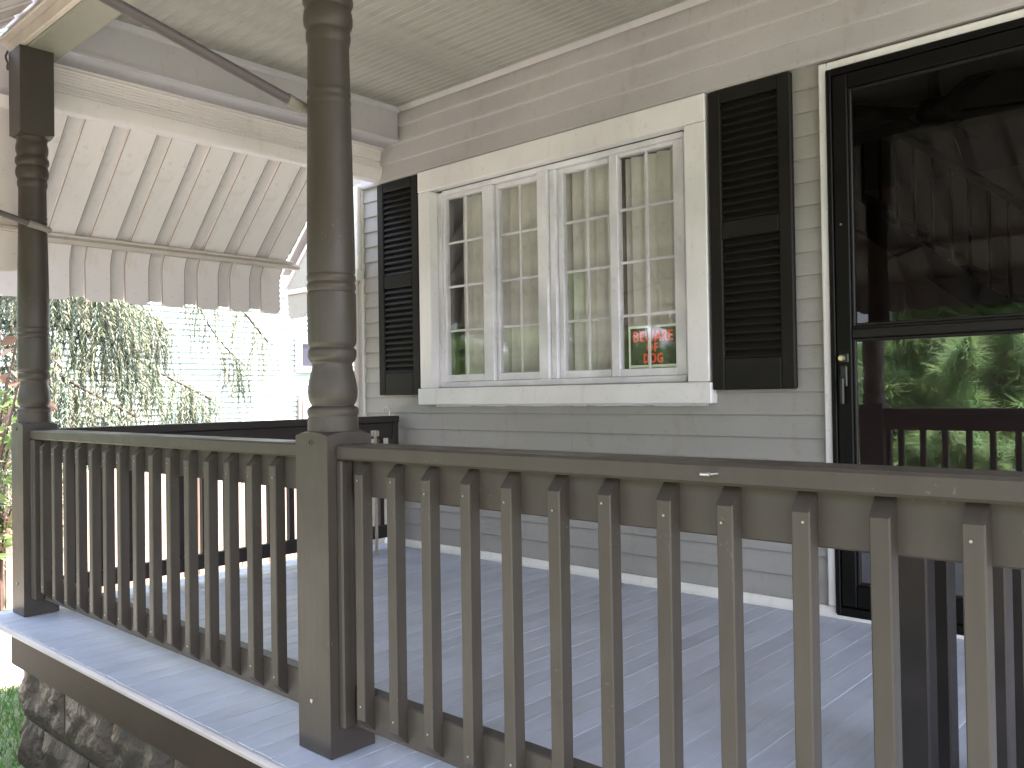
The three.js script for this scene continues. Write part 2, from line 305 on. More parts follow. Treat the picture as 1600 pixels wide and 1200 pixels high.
  D('casing', bx(-1.289, -1.2575, 0.042, 2.088, 0.0, 0.030, 0.004), M.white); D('casing', bx(-0.405, -0.372, 0.042, 2.088, 0, 0.030, 0.004), M.white); D('casing', bx(-1.257, -0.4055, 2.056, 2.088, 0, 0.030, 0.004), M.white);
  D('jamb', bx(-1.257, -1.238, 0.02, 2.055, -0.09, 0.041, 0.003), M.door); D('jamb', bx(-0.425, -0.4055, 0.02, 2.055, -0.09, 0.041, 0.003), M.door); D('jamb', bx(-1.238, -0.425, 2.03, 2.055, -0.09, 0.041, 0.003), M.door);
  D('threshold', bx(-1.257, -0.405, 0.012, 0.046, -0.12, 0.036, 0.004), M.door);
  const gx0 = -1.168, gx1 = -0.492, z = 0.016;
  D('stile', bx(-1.236, gx0 - 0.012, 0.05, 2.028, z - 0.014, z + 0.02, 0.004), M.door); D('stile', bx(gx1 + 0.012, -0.427, 0.05, 2.028, z - 0.014, z + 0.02, 0.004), M.door);
  D('top_rail', bx(gx0 - 0.012, gx1 + 0.012, 1.972, 2.028, z - 0.014, z + 0.02, 0.004), M.door); D('bottom_rail', bx(gx0 - 0.012, gx1 + 0.012, 0.05, 0.132, z - 0.014, z + 0.02, 0.004), M.door);
  D('middle_rail', merge(bx(gx0 - 0.012, gx1 + 0.012, 1.044, 1.078, z - 0.014, z + 0.02, 0.004), bx(gx0 - 0.01, gx1 + 0.01, 1.079, 1.086, z - 0.01, z + 0.016, 0.002)), M.doorEdge);
  const ring = (y0, y1) => merge(bx(gx0 - 0.0115, gx0, y0, y1, z - 0.008, z + 0.012, 0.003), bx(gx1, gx1 + 0.0115, y0, y1, z - 0.008, z + 0.012, 0.003), bx(gx0, gx1, y0, y0 + 0.012, z - 0.008, z + 0.0118, 0.003), bx(gx0, gx1, y1 - 0.012, y1, z - 0.008, z + 0.0118, 0.003));
  D('glazing_bead', ring(1.087, 1.971), M.doorEdge); D('glazing_bead', ring(0.133, 1.043), M.doorEdge);
  D('pane', new THREE.PlaneGeometry(gx1 - gx0, 0.87).translate((gx0 + gx1) / 2, 1.529, z), M.glassScreen, 'upper pane with the dark hall behind it');
  D('pane', new THREE.PlaneGeometry(gx1 - gx0, 0.90).rotateY(0.008).translate((gx0 + gx1) / 2, 0.588, z), M.glassDoor, 'lower pane reflecting the pine and the railing');
  D('handle', merge(bx(-1.222, -1.196, 0.865, 0.945, z + 0.019, z + 0.030, 0.004), bx(-1.216, -1.202, 0.80, 0.90, z + 0.036, z + 0.05, 0.004), bx(-1.215, -1.203, 0.875, 0.895, z + 0.029, z + 0.04, 0.003)), M.black);
  D('lock_button', uvBox(new THREE.CylinderGeometry(0.009, 0.011, 0.022, 20).rotateX(Math.PI / 2).translate(-1.214, 0.972, z + 0.031).toNonIndexed()), M.brass);
  D('lock_plate', bx(-1.226, -1.192, 0.955, 0.99, z + 0.018, z + 0.0235, 0.003), M.black);
  D('latch_screw', uvBox(new THREE.CylinderGeometry(0.004, 0.004, 0.004, 10).rotateX(Math.PI / 2).translate(-1.21, 1.47, z + 0.021)), M.screw);

  // ---- rooms behind the glass
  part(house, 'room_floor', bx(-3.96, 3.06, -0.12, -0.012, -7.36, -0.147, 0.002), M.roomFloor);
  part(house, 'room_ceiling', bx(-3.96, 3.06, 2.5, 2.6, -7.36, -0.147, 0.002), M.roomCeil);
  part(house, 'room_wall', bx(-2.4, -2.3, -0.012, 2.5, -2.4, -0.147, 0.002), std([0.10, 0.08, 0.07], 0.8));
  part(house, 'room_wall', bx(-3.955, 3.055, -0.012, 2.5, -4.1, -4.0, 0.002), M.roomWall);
}

// things inside the house
{
  const t = thing('staircase', 'dark wooden indoor staircase with balusters seen through the storm door', 'staircase', [-1.5, 0, -2.8]);
  const y = x => 1.898 - 0.84 * (x + 1.879);
  part(t, 'stringer', prismZ([[-2.6, y(-2.6) - 0.16], [0.0, y(0.0) - 0.16], [0.0, y(0.0) + 0.04], [-2.6, y(-2.6) + 0.04]], -2.55, -2.5), M.stairWood);
  const tr = bx(-0.14, 0.14, -0.02, 0.02, -3.45, -2.56, 0.006);
  for (let k = 0; k < 9; k++) { const x = -2.3 + 0.25 * k, m = part(t, 'tread', tr, M.stairWood); m.position.add(V(x, y(x) - 0.03, 0)); }
  const bl = rod(V(0, 0, 0), V(0, 0.62, 0), 0.011, 0.011, 10);
  for (let k = 0; k < 16; k++) { const x = -2.35 + 0.105 * k, m = part(t, 'baluster', bl, M.stairWood); m.position.add(V(x, y(x) + 0.03, -2.525)); }
  part(t, 'handrail', rod(V(-2.6, y(-2.6) + 0.66, -2.525), V(0, y(0) + 0.66, -2.525), 0.028), M.stairWood);
  const f = thing('ceiling_fan', 'ceiling fan hanging in the dark hall behind the upper door pane', 'ceiling fan', [-1.25, 2.5, -1.3]);
  part(f, 'hub', lathe([[2.16, 0], [2.16, 0.06], [2.2, 0.09], [2.26, 0.09], [2.28, 0.03], [2.5, 0.025], [2.5, 0]], 24).translate(-1.25, 0, -1.3), M.stairWood);
  for (let k = 0; k < 5; k++) { const b = uvBox(chamferBox(0.42, 0.012, 0.12, 0.004)).rotateX(0.2).translate(0.33, 2.2, 0).rotateY(k * 1.2566 + 0.3).translate(-1.25, 0, -1.3); part(f, 'blade', b, M.stairWood); }
  const v = thing('vertical_blind', 'off white vertical slat blind drawn across the inside of the window', 'blind', [-2.6, 0.9, -0.16]);
  part(v, 'head_rail', bx(-3.45, -1.86, 1.975, 2.01, -0.19, -0.13, 0.004), M.vinyl);
  const sl = [0, 1, 2].map(i => { const c = 0.006 + 0.002 * i; return uvBox(prism([[-0.0445, 0], [-0.022, c], [0, c * 1.3], [0.022, c], [0.0445, 0], [0.0445, 0.001], [0.022, c + 0.001], [0, c * 1.3 + 0.001], [-0.022, c + 0.001], [-0.0445, 0.001]], 1.06, 0.5).rotateX(-Math.PI / 2)); });
  for (let k = 0; k < 21; k++) { const m = part(v, 'slat', sl[k % 3], M.blind); m.position.add(V(-3.342 + k * 0.0705, 0.905, -0.155)); m.rotation.y = 0.36 + rr(-0.09, 0.09); }
  // the warning sign
  const cv = document.createElement('canvas'); cv.width = 640; cv.height = 440; const c = cv.getContext('2d');
  c.fillStyle = '#d9dccb'; c.fillRect(0, 0, 640, 440); c.fillStyle = '#15130f'; c.fillRect(22, 26, 618, 386);
  c.fillStyle = '#e0402c'; c.textAlign = 'center'; c.textBaseline = 'alphabetic';
  const word = (s, x, y, w, h) => { c.font = 'bold 130px sans-serif'; const m = c.measureText(s).width; c.save(); c.translate(x, y); c.scale(w / m, h / 95); c.fillText(s, 0, 0); c.lineWidth = 5; c.strokeStyle = '#e0402c'; c.strokeText(s, 0, 0); c.restore(); };
  word('BEWARE', 298, 168, 496, 112); word('OF', 293, 274, 154, 92); word('DOG', 300, 392, 253, 98);
  const tx = new THREE.CanvasTexture(cv); tx.colorSpace = THREE.SRGBColorSpace;
  const s = thing('warning_sign', 'small black sign with red words BEWARE OF DOG in the window corner', 'sign', [-2.085, 0.968, -0.046]);
  part(s, 'sign_board', bx(-2.222, -1.945, 0.968, 1.158, -0.050, -0.0465, 0.001), std([0.6, 0.6, 0.54], 0.6));
  part(s, 'sign_print', new THREE.PlaneGeometry(0.277, 0.19).translate(-2.0835, 1.063, -0.0455), new THREE.MeshStandardMaterial({ map: tx, roughness: 0.45 }));
}

// ============================================================ PORCH FLOOR AND BASE
{
  const f = structure('porch_floor'), W = 0.0785;
  const variants = [0, 1, 2, 3, 4, 5].map(i => uvBox(chamferBox(W - 0.0014, 0.022, 2.086, 0.0016), 1, i * 0.31, i * 0.17));
  const mats = [1, 0.94, 1.04, 0.98].map(k => { const m = M.floor.clone(); m.color.multiplyScalar(k); return m; });
  for (let k = 0; k < 63; k++) { const x = -3.92 + W * (k + 0.5), m = part(f, 'floor_board', variants[Math.floor(rnd() * 6)], mats[Math.floor(rnd() * 4)]); m.position.set(x, -0.0112 - (k % 7 === 3 ? 0.0008 : 0), 1.048 + rr(-0.002, 0.002)); }
  part(f, 'nosing', prismX([[2.094, -0.0235], [2.101, -0.0235], [2.107, -0.019], [2.109, -0.011], [2.107, -0.0045], [2.102, -0.0008], [2.094, -0.0002]], -3.92, 1.02, 0.7), std([0.33, 0.30, 0.29], 0.5, { map: rep(dirty, 2), bumpMap: stone, bumpScale: 0.0015 }), 'paler rounded strip along the front edge of the floor');
  part(f, 'joint_dust', bx(-3.915, 1.02, -0.02, -0.0026, 0.01, 2.085, 0.001), std([0.55, 0.57, 0.6], 0.9));
  const g = thing('foundation_wall', 'dark brown painted rock-faced block wall carrying the porch floor', 'foundation wall', [0, -0.75, 2]);
  part(g, 'fascia', bx(-3.63, 1.0, -0.148, -0.023, 2.03, 2.082, 0.006), M.apron, 'flat brown board under the porch floor edge');
  part(g, 'joist', bx(-3.90, 1.0, -0.06, -0.0235, 0.02, 2.028, 0.004), M.apron);
  const rock = (w, h, s) => {                  // a rock-faced block: rough bulged front
    const nx = 16, ny = 9, p = [];
    for (let j = 0; j <= ny; j++) for (let i = 0; i <= nx; i++) {
      const u = i / nx, v = j / ny, e = Math.min(u, 1 - u, (v) * 0.6, (1 - v) * 0.6);
      const d = 0.014 * smooth(0, 0.12, e) + (e <= 0 ? 0 : (0.055 * (fbm(u * 0.9, v * 0.9, 5, 3, 4, s) - 0.40) + 0.014 * (vnoise(u * 9, v * 5, 99, 99, s + 7) - 0.5)) * smooth(0, 0.14, e));
      p.push(V((u - 0.5) * w, (v - 0.5) * h, Math.max(d, -0.004)));
    }
    const t = []; for (let j = 0; j < ny; j++) for (let i = 0; i < nx; i++) { const a = j * (nx + 1) + i; t.push([p[a], p[a + 1], p[a + nx + 2]], [p[a], p[a + nx + 2], p[a + nx + 1]]); }
    return uvBox(merge(toCreasedNormals(fromTris(t), 2.2), chamferBox(w, h, 0.18, 0.004).translate(0, 0, -0.0915)));
  };
  const shapes = [0, 1, 2, 3, 4, 5].map(i => rock(0.402, 0.192, 300 + i * 10)), half = rock(0.198, 0.192, 400);
  for (let r = 0; r < 3; r++) for (let k = 0; k < 12; k++) {
    const y = -0.248 - 0.2 * r, off = r % 2 ? 0.204 : 0, x = -3.6 + 0.201 + off + 0.408 * k;
    if (r % 2 && !k) { const m = part(g, 'block', half, M.rock); m.position.add(V(-3.6 + 0.099, y, 2.048)); }
    const m = part(g, 'block', shapes[Math.floor(rnd() * 6)], M.rock); m.position.add(V(x, y, 2.048));
  }
  part(g, 'mortar', bx(-3.595, 1.0, -0.75, -0.15, 1.88, 2.034, 0.004), M.rock);
  part(g, 'side_wall', bx(-3.6, -3.42, -0.75, -0.15, 0.0, 1.86, 0.01), M.rock);
}

// ============================================================ PORCH ROOF
{
  const r = thing('porch_roof', 'grey beadboard porch ceiling with painted beams along front and left end', 'porch roof', [-1, 2.3, 1]);
  // beadboard: boards with a groove at each edge and a bead in the middle
  const W = 0.0815, e = 0.003, prof = w => { const y = 2.5, p = [[0, y + 0.018], [0, y + e]]; for (const [a, b] of [[0, 0.5], [0.5, 1]]) { const s = a * w, t = b * w; p.push([s + 0.0015, y + e], [s + 0.004, y + 0.0005], [s + 0.008, y], [t - 0.008, y], [t - 0.004, y + 0.0005], [t - 0.0015, y + e]); } p.push([w, y + e], [w, y + 0.018]); return p; };
  const bd = prismX(prof(W - 0.0008).reverse(), -3.72, 1.05, 0.5);
  for (let k = 0; k < 23; k++) { const m = part(r, 'ceiling_board', bd, M.ceil); m.position.z += 0.02 + W * k; }
  part(r, 'roof_deck', bx(-4.0, 1.1, 2.53, 2.62, 0.02, 2.12, 0.01), M.roof);
  part(r, 'beam', bx(-3.872, -3.722, 2.305, 2.526, 0.036, 1.83, 0.006), M.beam, 'painted beam over the left end of the porch');
  part(r, 'beam', bx(-3.872, 1.05, 2.29, 2.526, 1.832, 1.974, 0.006), M.beamFront, 'painted beam along the front of the porch');
  part(r, 'beam_moulding', prismZ([[-3.7215, 2.47], [-3.7215, 2.4985], [-3.698, 2.4985], [-3.702, 2.486], [-3.712, 2.474]], 0.037, 1.83, 0.6), M.beam);
  part(r, 'beam_moulding', prismZ([[-3.7215, 2.312], [-3.7215, 2.324], [-3.714, 2.324], [-3.714, 2.312]], 0.037, 1.83), M.beam);
  part(r, 'wall_moulding', prismX([[0.034, 2.478], [0.058, 2.4985], [0.034, 2.4985]], -3.697, 1.05, 0.6), M.frieze);
  part(r, 'fascia', bx(-3.90, 1.05, 2.293, 2.345, 1.976, 1.998, 0.004), M.stained, 'stained cream board along the outside of the front beam');
  part(r, 'fascia', bx(-3.90, 1.05, 2.3715, 2.529, 1.976, 1.992, 0.003), M.awnTrim, 'cream board above the trim of the front beam');
  part(r, 'fascia_trim', prismX([[1.976, 2.346], [2.022, 2.346], [2.026, 2.352], [2.022, 2.366], [1.976, 2.37]], -3.95, 1.05, 0.6), M.awnTrim);
  const eye = merge(tube([V(-3.86, 2.30, 2.004), V(-3.86, 2.275, 2.012), V(-3.86, 2.25, 2.004)], 0.004, 6, 10), new THREE.TorusGeometry(0.012, 0.003, 8, 16).translate(-3.86, 2.236, 2.004));
  part(r, 'screw_eye', eye, M.arm);
}

// ============================================================ TURNED POSTS
function makePost(px, pz, label) {
  const t = thing('porch_post', label, 'post', [px, 0, pz], 'turned brown porch posts');
  // square plinth with a rounded top
  const h = 0.0655, n = 16, tris = [], top = (x, z) => { const r = Math.hypot(x, z); return 0.774 - 0.20 * Math.max(0, r - 0.062) - 6.5 * Math.max(0, r - 0.066) ** 2; };
  const P = (i, j) => { const x = -h + 2 * h * i / n, z = -h + 2 * h * j / n; return V(x, top(x, z), z); };
  for (let i = 0; i < n; i++) for (let j = 0; j < n; j++) { const a = P(i, j), b = P(i + 1, j), c = P(i + 1, j + 1), d = P(i, j + 1); tris.push([a, c, b], [a, d, c]); }
  for (let i = 0; i < n; i++) for (const [a, b] of [[P(i + 1, 0), P(i, 0)], [P(i, n), P(i + 1, n)], [P(0, i), P(0, i + 1)], [P(n, i + 1), P(n, i)]]) { const a0 = V(a.x, 0.002, a.z), b0 = V(b.x, 0.002, b.z); tris.push([a0, b0, b], [a0, b, a]); }
  sub(t, 'plinth', uvBox(toCreasedNormals(fromTris(tris), 0.5)), M.brownV);
  const prof = [[0.770, 0.0622], [0.806, 0.0622], [0.8085, 0.060], [0.811, 0.0605], [0.816, 0.0625], [0.823, 0.0632], [0.829, 0.0620], [0.833, 0.0575], [0.8355, 0.0525], [0.838, 0.0522], [0.845, 0.0565], [0.856, 0.0598], [0.869, 0.0609], [0.882, 0.0600], [0.897, 0.0572], [0.912, 0.0538], [0.926, 0.0507], [0.936, 0.0494], [0.942, 0.0505], [0.945, 0.0535], [0.949, 0.0560], [0.955, 0.0588], [0.963, 0.0596], [0.971, 0.0588], [0.976, 0.0565], [0.9785, 0.0535], [0.982, 0.0545], [0.987, 0.0580], [0.996, 0.0597], [1.06, 0.0600], [1.113, 0.0596], [1.1155, 0.0566], [1.118, 0.0570], [1.1225, 0.0595], [1.129, 0.0602], [1.1355, 0.0594], [1.1385, 0.0568], [1.1415, 0.0570], [1.146, 0.0594], [1.1525, 0.0600], [1.158, 0.0592], [1.1605, 0.0568], [1.1635, 0.0590], [1.21, 0.0588], [1.40, 0.0560], [1.574, 0.0530], [1.577, 0.0512], [1.581, 0.0530], [1.588, 0.0538], [1.594, 0.0530], [1.598, 0.0514], [1.602, 0.0530], [1.609, 0.0537], [1.615, 0.0528], [1.618, 0.0512], [1.622, 0.0523], [1.728, 0.0508], [1.733, 0.0525], [1.742, 0.0548], [1.752, 0.0552], [1.760, 0.0540], [1.764, 0.0525], [1.768, 0.0545], [1.776, 0.0585], [1.786, 0.0607], [1.799, 0.0608], [1.811, 0.0588], [1.818, 0.0558], [1.821, 0.0555], [1.825, 0.0590], [1.833, 0.0620], [1.842, 0.0624], [1.851, 0.0610], [1.857, 0.0570], [1.866, 0.0560], [1.878, 0.0590], [1.892, 0.0600], [1.906, 0.0585], [1.913, 0.0555], [1.925, 0.0560], [1.940, 0.0600], [1.965, 0.0622]];
  sub(t, 'turned_shaft', lathe(prof, 56), M.brownV);
  const hb = 0.064, tr2 = [], bot = (x, z) => { const r = Math.hypot(x, z); return 1.935 + 0.25 * Math.max(0, r - 0.060) + 8 * Math.max(0, r - 0.064) ** 2; };
  const Q = (i, j) => { const x = -hb + 2 * hb * i / n, z = -hb + 2 * hb * j / n; return V(x, bot(x, z), z); };
  for (let i = 0; i < n; i++) for (let j = 0; j < n; j++) { const a = Q(i, j), b = Q(i + 1, j), c = Q(i + 1, j + 1), d = Q(i, j + 1); tr2.push([a, b, c], [a, c, d]); }
  for (let i = 0; i < n; i++) for (const [a, b] of [[Q(i, 0), Q(i + 1, 0)], [Q(i + 1, n), Q(i, n)], [Q(0, i + 1), Q(0, i)], [Q(n, i), Q(n, i + 1)]]) { const a1 = V(a.x, 2.2895, a.z), b1 = V(b.x, 2.2895, b.z); tr2.push([a, b1, b], [a, a1, b1]); }
  sub(t, 'top_block', uvBox(toCreasedNormals(fromTris(tr2), 0.5)), M.brownV);
  const sc = merge(new THREE.CylinderGeometry(0.0052, 0.0052, 0.004, 14).rotateX(Math.PI / 2), new THREE.CylinderGeometry(0.0022, 0.0022, 0.006, 8).rotateX(Math.PI / 2));
  sub(t, 'screw', sc, M.screw, [-0.008, 0.125, h + 0.001]);
  sub(t, 'nail_dent', new THREE.TorusGeometry(0.006, 0.0016, 8, 16), M.brownV, [-0.002, 0.748, h + 0.0005]);
  return t;
}
makePost(-1.745, 1.94, 'turned brown post in the middle of the view, between the two railing runs');
makePost(-3.787, 1.94, 'turned brown post at the left front corner of the porch');

// ============================================================ RAILINGS
const balGeo = (() => {                        // 30 x 29 mm picket with slanted ends, short face outward
  const w = 0.029, z0 = 1.945, z1 = 1.975, c = 0.0022, tris = [];
  const yb = 0.077, yf = 0.106, tb = 0.706, tf = 0.676;
  const ring = s => [[-w / 2, z0], [w / 2, z0], [w / 2, z1 - c], [w / 2 - c, z1], [-w / 2 + c, z1], [-w / 2, z1 - c]].map(([x, z]) => { const k = (z - z0) / (z1 - z0); return V(x, s ? tb + (tf - tb) * k : yb + (yf - yb) * k, z); });
  const a = ring(0), b = ring(1), n = 6;
  for (let i = 0; i < n; i++) { const j = (i + 1) % n; tris.push([a[i], b[j], a[j]], [a[i], b[i], b[j]]); }
  for (let i = 1; i < n - 1; i++) tris.push([a[0], a[i], a[i + 1]], [b[0], b[i + 1], b[i]]);
  for (const t of tris) { const nn = t[1].clone().sub(t[0]).cross(t[2].clone().sub(t[0])), m = t[0].clone().add(t[1]).add(t[2]).divideScalar(3).sub(V(0, 0.39, 1.96)); m.y *= 0.02; if (Math.abs(nn.y) > 0.5 * nn.length()) { if (nn.y * (t[0].y - 0.39) < 0) t.reverse(); } else if (nn.dot(m) < 0) t.reverse(); }
  return fromTris(tris);
})();
const balVars = [0, 1, 2, 3].map(i => uvBox(balGeo.clone(), 1, i * 0.23, i * 0.37));
const screwGeo = new THREE.CylinderGeometry(0.0021, 0.0021, 0.003, 10).rotateX(Math.PI / 2);
const BV = [1, 0.93, 1.06, 0.98].map(k => { const m = M.brownV.clone(); m.color.multiplyScalar(k); return m; });
function railRun(name, label, x0, x1, first, step, count, extras) {
  const t = thing(name, label, 'railing', [(x0 + x1) / 2, 0, 1.94], 'brown porch railing runs');
  part(t, 'handrail', bx(x0, x1, 0.7075, 0.743, 1.885, 1.983, 0.005), M.brownU);
  part(t, 'top_board', bx(x0, x1, 0.620, 0.7065, 1.907, 1.9445, 0.003), M.brownU);
  part(t, 'bottom_rail', bx(x0, x1, 0.066, 0.157, 1.907, 1.9445, 0.003), M.brownU);
  for (let k = 0; k < count; k++) {
    const b = part(t, 'baluster', balVars[Math.floor(rnd() * 4)], BV[Math.floor(rnd() * 4)]); b.position.add(V(first + step * k + 0.0145 + rr(-0.002, 0.002), rr(-0.003, 0.003), 0));
    b.rotation.y = 0; b.rotation.z = rr(-0.003, 0.003);
    for (const y of [rr(0.640, 0.666), rr(0.118, 0.138)]) if (rnd() < 0.85) sub(b, 'screw', screwGeo, M.screw, [rr(-0.005, 0.005), y, 1.9752]);
  }
  for (const [a, b] of extras) part(t, 'cleat', bx(a, b, 0.07, 0.706, 1.946, 1.982, 0.004), M.brownV);
  return t;
}
const rl = railRun('porch_railing', 'brown slatted railing to the right of the middle post', -1.6793, 0.45, -1.6215, 0.1184, 17, [[-1.679, -1.658]]);
part(rl, 'nail', merge(rod(V(-0.668, 0.7265, 1.983), V(-0.674, 0.7262, 1.998), 0.002), rod(V(-0.674, 0.7262, 1.998), V(-0.690, 0.7258, 2.0), 0.0035, 0.0025)), M.screw);
railRun('porch_railing', 'brown slatted railing between the two turned posts', -3.721, -1.8111, -3.629, 0.1177, 15, [[-3.7205, -3.700], [-3.690, -3.672]]);
{
  const t = thing('porch_railing', 'dark railing across the left end of the porch, running to the wall', 'railing', [-3.79, 0, 1], 'brown porch railing runs');
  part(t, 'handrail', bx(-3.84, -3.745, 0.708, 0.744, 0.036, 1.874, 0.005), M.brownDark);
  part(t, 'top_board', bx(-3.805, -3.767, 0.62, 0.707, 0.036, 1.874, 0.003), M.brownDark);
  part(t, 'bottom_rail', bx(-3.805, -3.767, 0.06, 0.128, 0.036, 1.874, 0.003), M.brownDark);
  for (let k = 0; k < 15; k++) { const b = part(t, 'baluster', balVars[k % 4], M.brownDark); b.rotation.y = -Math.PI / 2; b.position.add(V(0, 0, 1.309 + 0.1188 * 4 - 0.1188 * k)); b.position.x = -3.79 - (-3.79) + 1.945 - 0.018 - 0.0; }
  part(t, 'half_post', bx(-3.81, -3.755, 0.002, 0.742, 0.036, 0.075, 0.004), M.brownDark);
}

// ============================================================ AWNINGS
function awning(name, label, cat, at, map, s0, pitch, wide, count, path, bar, skipLast) {
  const t = thing(name, label, cat, at);
  const strip = (a, b, lift, chamfer, th = 0.003, short = 0) => {  // a folded metal pan between a and b
    const rows = path.map(([u, y], i) => [u, y, a, b]); const ul = path[path.length - 1][0], yl = path[path.length - 1][1] + short;
    rows.pop(); rows.push([ul, yl + chamfer, a, b], [ul, yl + chamfer * 0.35, a + chamfer * 0.35, b - chamfer * 0.35], [ul, yl, a + chamfer, b - chamfer]);
    const nrm = rows.map((r, i) => { const p = rows[Math.max(0, i - 1)], q = rows[Math.min(rows.length - 1, i + 1)], du = q[0] - p[0], dy = q[1] - p[1], l = Math.hypot(du, dy); return [-dy / l, du / l]; });
    const L = (r, k, o) => map(r[0] + nrm[k][0] * o, r[1] + nrm[k][1] * o, 0), pt = (i, s, o) => map(rows[i][0] + nrm[i][0] * o, rows[i][1] + nrm[i][1] * o, s);
    const tr = [], quad = (A, B, C, D) => tr.push([A, B, C], [A, C, D]);
    for (let i = 0; i + 1 < rows.length; i++) for (const [o, f] of [[lift, 1], [lift + th, -1]]) {
      const A = pt(i, rows[i][2], o), B = pt(i, rows[i][3], o), C = pt(i + 1, rows[i + 1][3], o), D = pt(i + 1, rows[i + 1][2], o);
      f > 0 ? quad(A, B, C, D) : quad(A, D, C, B);
    }
    for (const e of [2, 3]) for (let i = 0; i + 1 < rows.length; i++) { const A = pt(i, rows[i][e], lift), B = pt(i, rows[i][e], lift + th + (lift ? 0 : 0.022)), C = pt(i + 1, rows[i + 1][e], lift + th + (lift ? 0 : 0.022)), D = pt(i + 1, rows[i + 1][e], lift); quad(A, B, C, D); }
    return uvBox(toCreasedNormals(fromTris(tr), 0.4));
  };
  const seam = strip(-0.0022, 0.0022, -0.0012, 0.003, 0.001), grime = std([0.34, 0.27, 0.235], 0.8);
  const w = wide / 2, gw = strip(-w, w, 0, 0.028), gn = strip(-(pitch - wide) / 2 - 0.006, (pitch - wide) / 2 + 0.006, 0.018, 0.012, 0.003, 0.022);
  const dirv = map(0, 0, 1).sub(map(0, 0, 0));
  for (let k = 0; k < count; k++) {
    const m = part(t, 'pan', gw, M.awn); m.position.add(dirv.clone().multiplyScalar(s0 - pitch * k));
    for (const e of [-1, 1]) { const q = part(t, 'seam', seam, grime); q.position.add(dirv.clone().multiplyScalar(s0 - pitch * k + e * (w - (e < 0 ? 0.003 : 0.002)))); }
    if (k < count - 1 || !skipLast) { const q = part(t, 'recessed_pan', gn, M.awnShaded); q.position.add(dirv.clone().multiplyScalar(s0 - pitch * (k + 0.5))); }
  }
  return t;
}
{ // the awning on the left end of the porch
  const map = (u, y, s) => V(-u, y, s);
  const s0 = 1.401 + 0.2 * 3;
  const t = awning('awning', 'white ribbed metal awning sloping down outside the left end of the porch', 'awning', [-3.9, 2.3, 1], map, s0, 0.2, 0.132, 9, [[3.925, 2.139], [4.43, 1.668], [4.47, 1.615], [4.49, 1.56], [4.49, 1.362]], null, true);
  part(t, 'front_bar', merge(prismZ([[-4.452, 1.632], [-4.418, 1.632], [-4.406, 1.648], [-4.416, 1.664], [-4.436, 1.664], [-4.452, 1.65]], 0.245, 2.02, 0.6), prismZ([[-4.415, 1.666], [-4.403, 1.66], [-4.40, 1.672], [-4.412, 1.678]], 0.30, 2.0, 0.6)), M.awnTrim);
  // ribbed white housing below the beam
  const up = [[-3.96, 2.335], [-3.8735, 2.335], [-3.8735, 2.2985], [-3.898, 2.2985]]; for (let i = 0; i < 5; i++) { const y = 2.298 - i * 0.0135; up.push([-3.898, y], [-3.898, y - 0.009], [-3.902, y - 0.0105], [-3.902, y - 0.012]); } up.push([-3.915, 2.241], [-3.96, 2.241]);
  part(t, 'housing', prismZ(up.reverse(), 0.02, 1.872), M.awn, 'upper ribbed strip of the awning housing');
  const lo = [[-3.96, 2.229], [-3.912, 2.229]]; for (let i = 0; i < 3; i++) { const y = 2.2275 - i * 0.012; lo.push([-3.897 + i * 0.003, y], [-3.896 + i * 0.003, y - 0.0085], [-3.90 + i * 0.003, y - 0.010]); } lo.push([-3.889, 2.188], [-3.888, 2.165], [-3.890, 2.145], [-3.895, 2.13], [-3.905, 2.12], [-3.92, 2.115], [-3.96, 2.117]);
  part(t, 'housing', prismZ(lo.reverse(), 0.005, 1.872, 0.35), M.awn, 'lower rolled strip of the awning housing');
}
{ // the awning along the front
  const map = (u, y, s) => V(s, y, u);
  const path = [[2.0, 2.415], [3.18, 1.60], [3.205, 1.575], [3.21, 1.54], [3.21, 1.405]];
  const t = awning('awning', 'white metal awning along the porch front, seen from below at the upper left', 'awning', [-1, 2.4, 2.5], map, 0.95, 0.2, 0.132, 25, path, null, false);
  part(t, 'front_bar', bx(-3.98, 1.02, 1.565, 1.605, 3.13, 3.165, 0.006), M.awnTrim);
  part(t, 'purlin', bx(-3.95, 1.02, 1.79, 1.815, 2.84, 2.87, 0.004), M.awnTrim);
  // closed left end: plate, bar and scalloped strip
  part(t, 'end_plate', prismX([[1.93, 1.60], [3.17, 1.60], [3.17, 1.612], [1.93, 2.44]], -3.975, -3.971), M.awn);
  part(t, 'end_bar', merge(bx(-3.969, -3.94, 1.598, 1.628, 1.885, 3.16, 0.005), bx(-3.969, -3.935, 1.578, 1.5965, 1.89, 3.16, 0.004)), M.awnTrim);
  const sc = [[1.93, 1.577]]; const n = 7, L = 1.24 / n; for (let i = 0; i < n; i++) { const z = 1.93 + L * i; sc.push([z, 1.435], [z + 0.012, 1.418], [z + 0.035, 1.408], [z + L / 2, 1.404], [z + L - 0.035, 1.408], [z + L - 0.012, 1.418], [z + L - 0.0005, 1.435]); } sc.push([3.17, 1.577]);
  part(t, 'scalloped_strip', prismX(sc.reverse(), -3.974, -3.971), M.awn);
  const arm = (a, b) => { const d = b.clone().sub(a).normalize(), k = a.clone().addScaledVector(d, 0.06); part(t, 'support_arm', uvBox(rod(k, b, 0.0125, 0.0125, 14)), M.arm); const e = part(t, 'arm_bracket', merge(rod(a, a.clone().addScaledVector(d, 0.075), 0.012, 0.0155, 12), new THREE.TorusGeometry(0.010, 0.005, 8, 14).rotateY(Math.PI / 2).translate(a.x, a.y, a.z)), M.armEnd); return e; };
  arm(V(-1.808, 1.577, 1.945), V(-1.808, 1.795, 2.855)); arm(V(-3.720, 1.556, 1.905), V(-3.735, 1.80, 2.855));
}

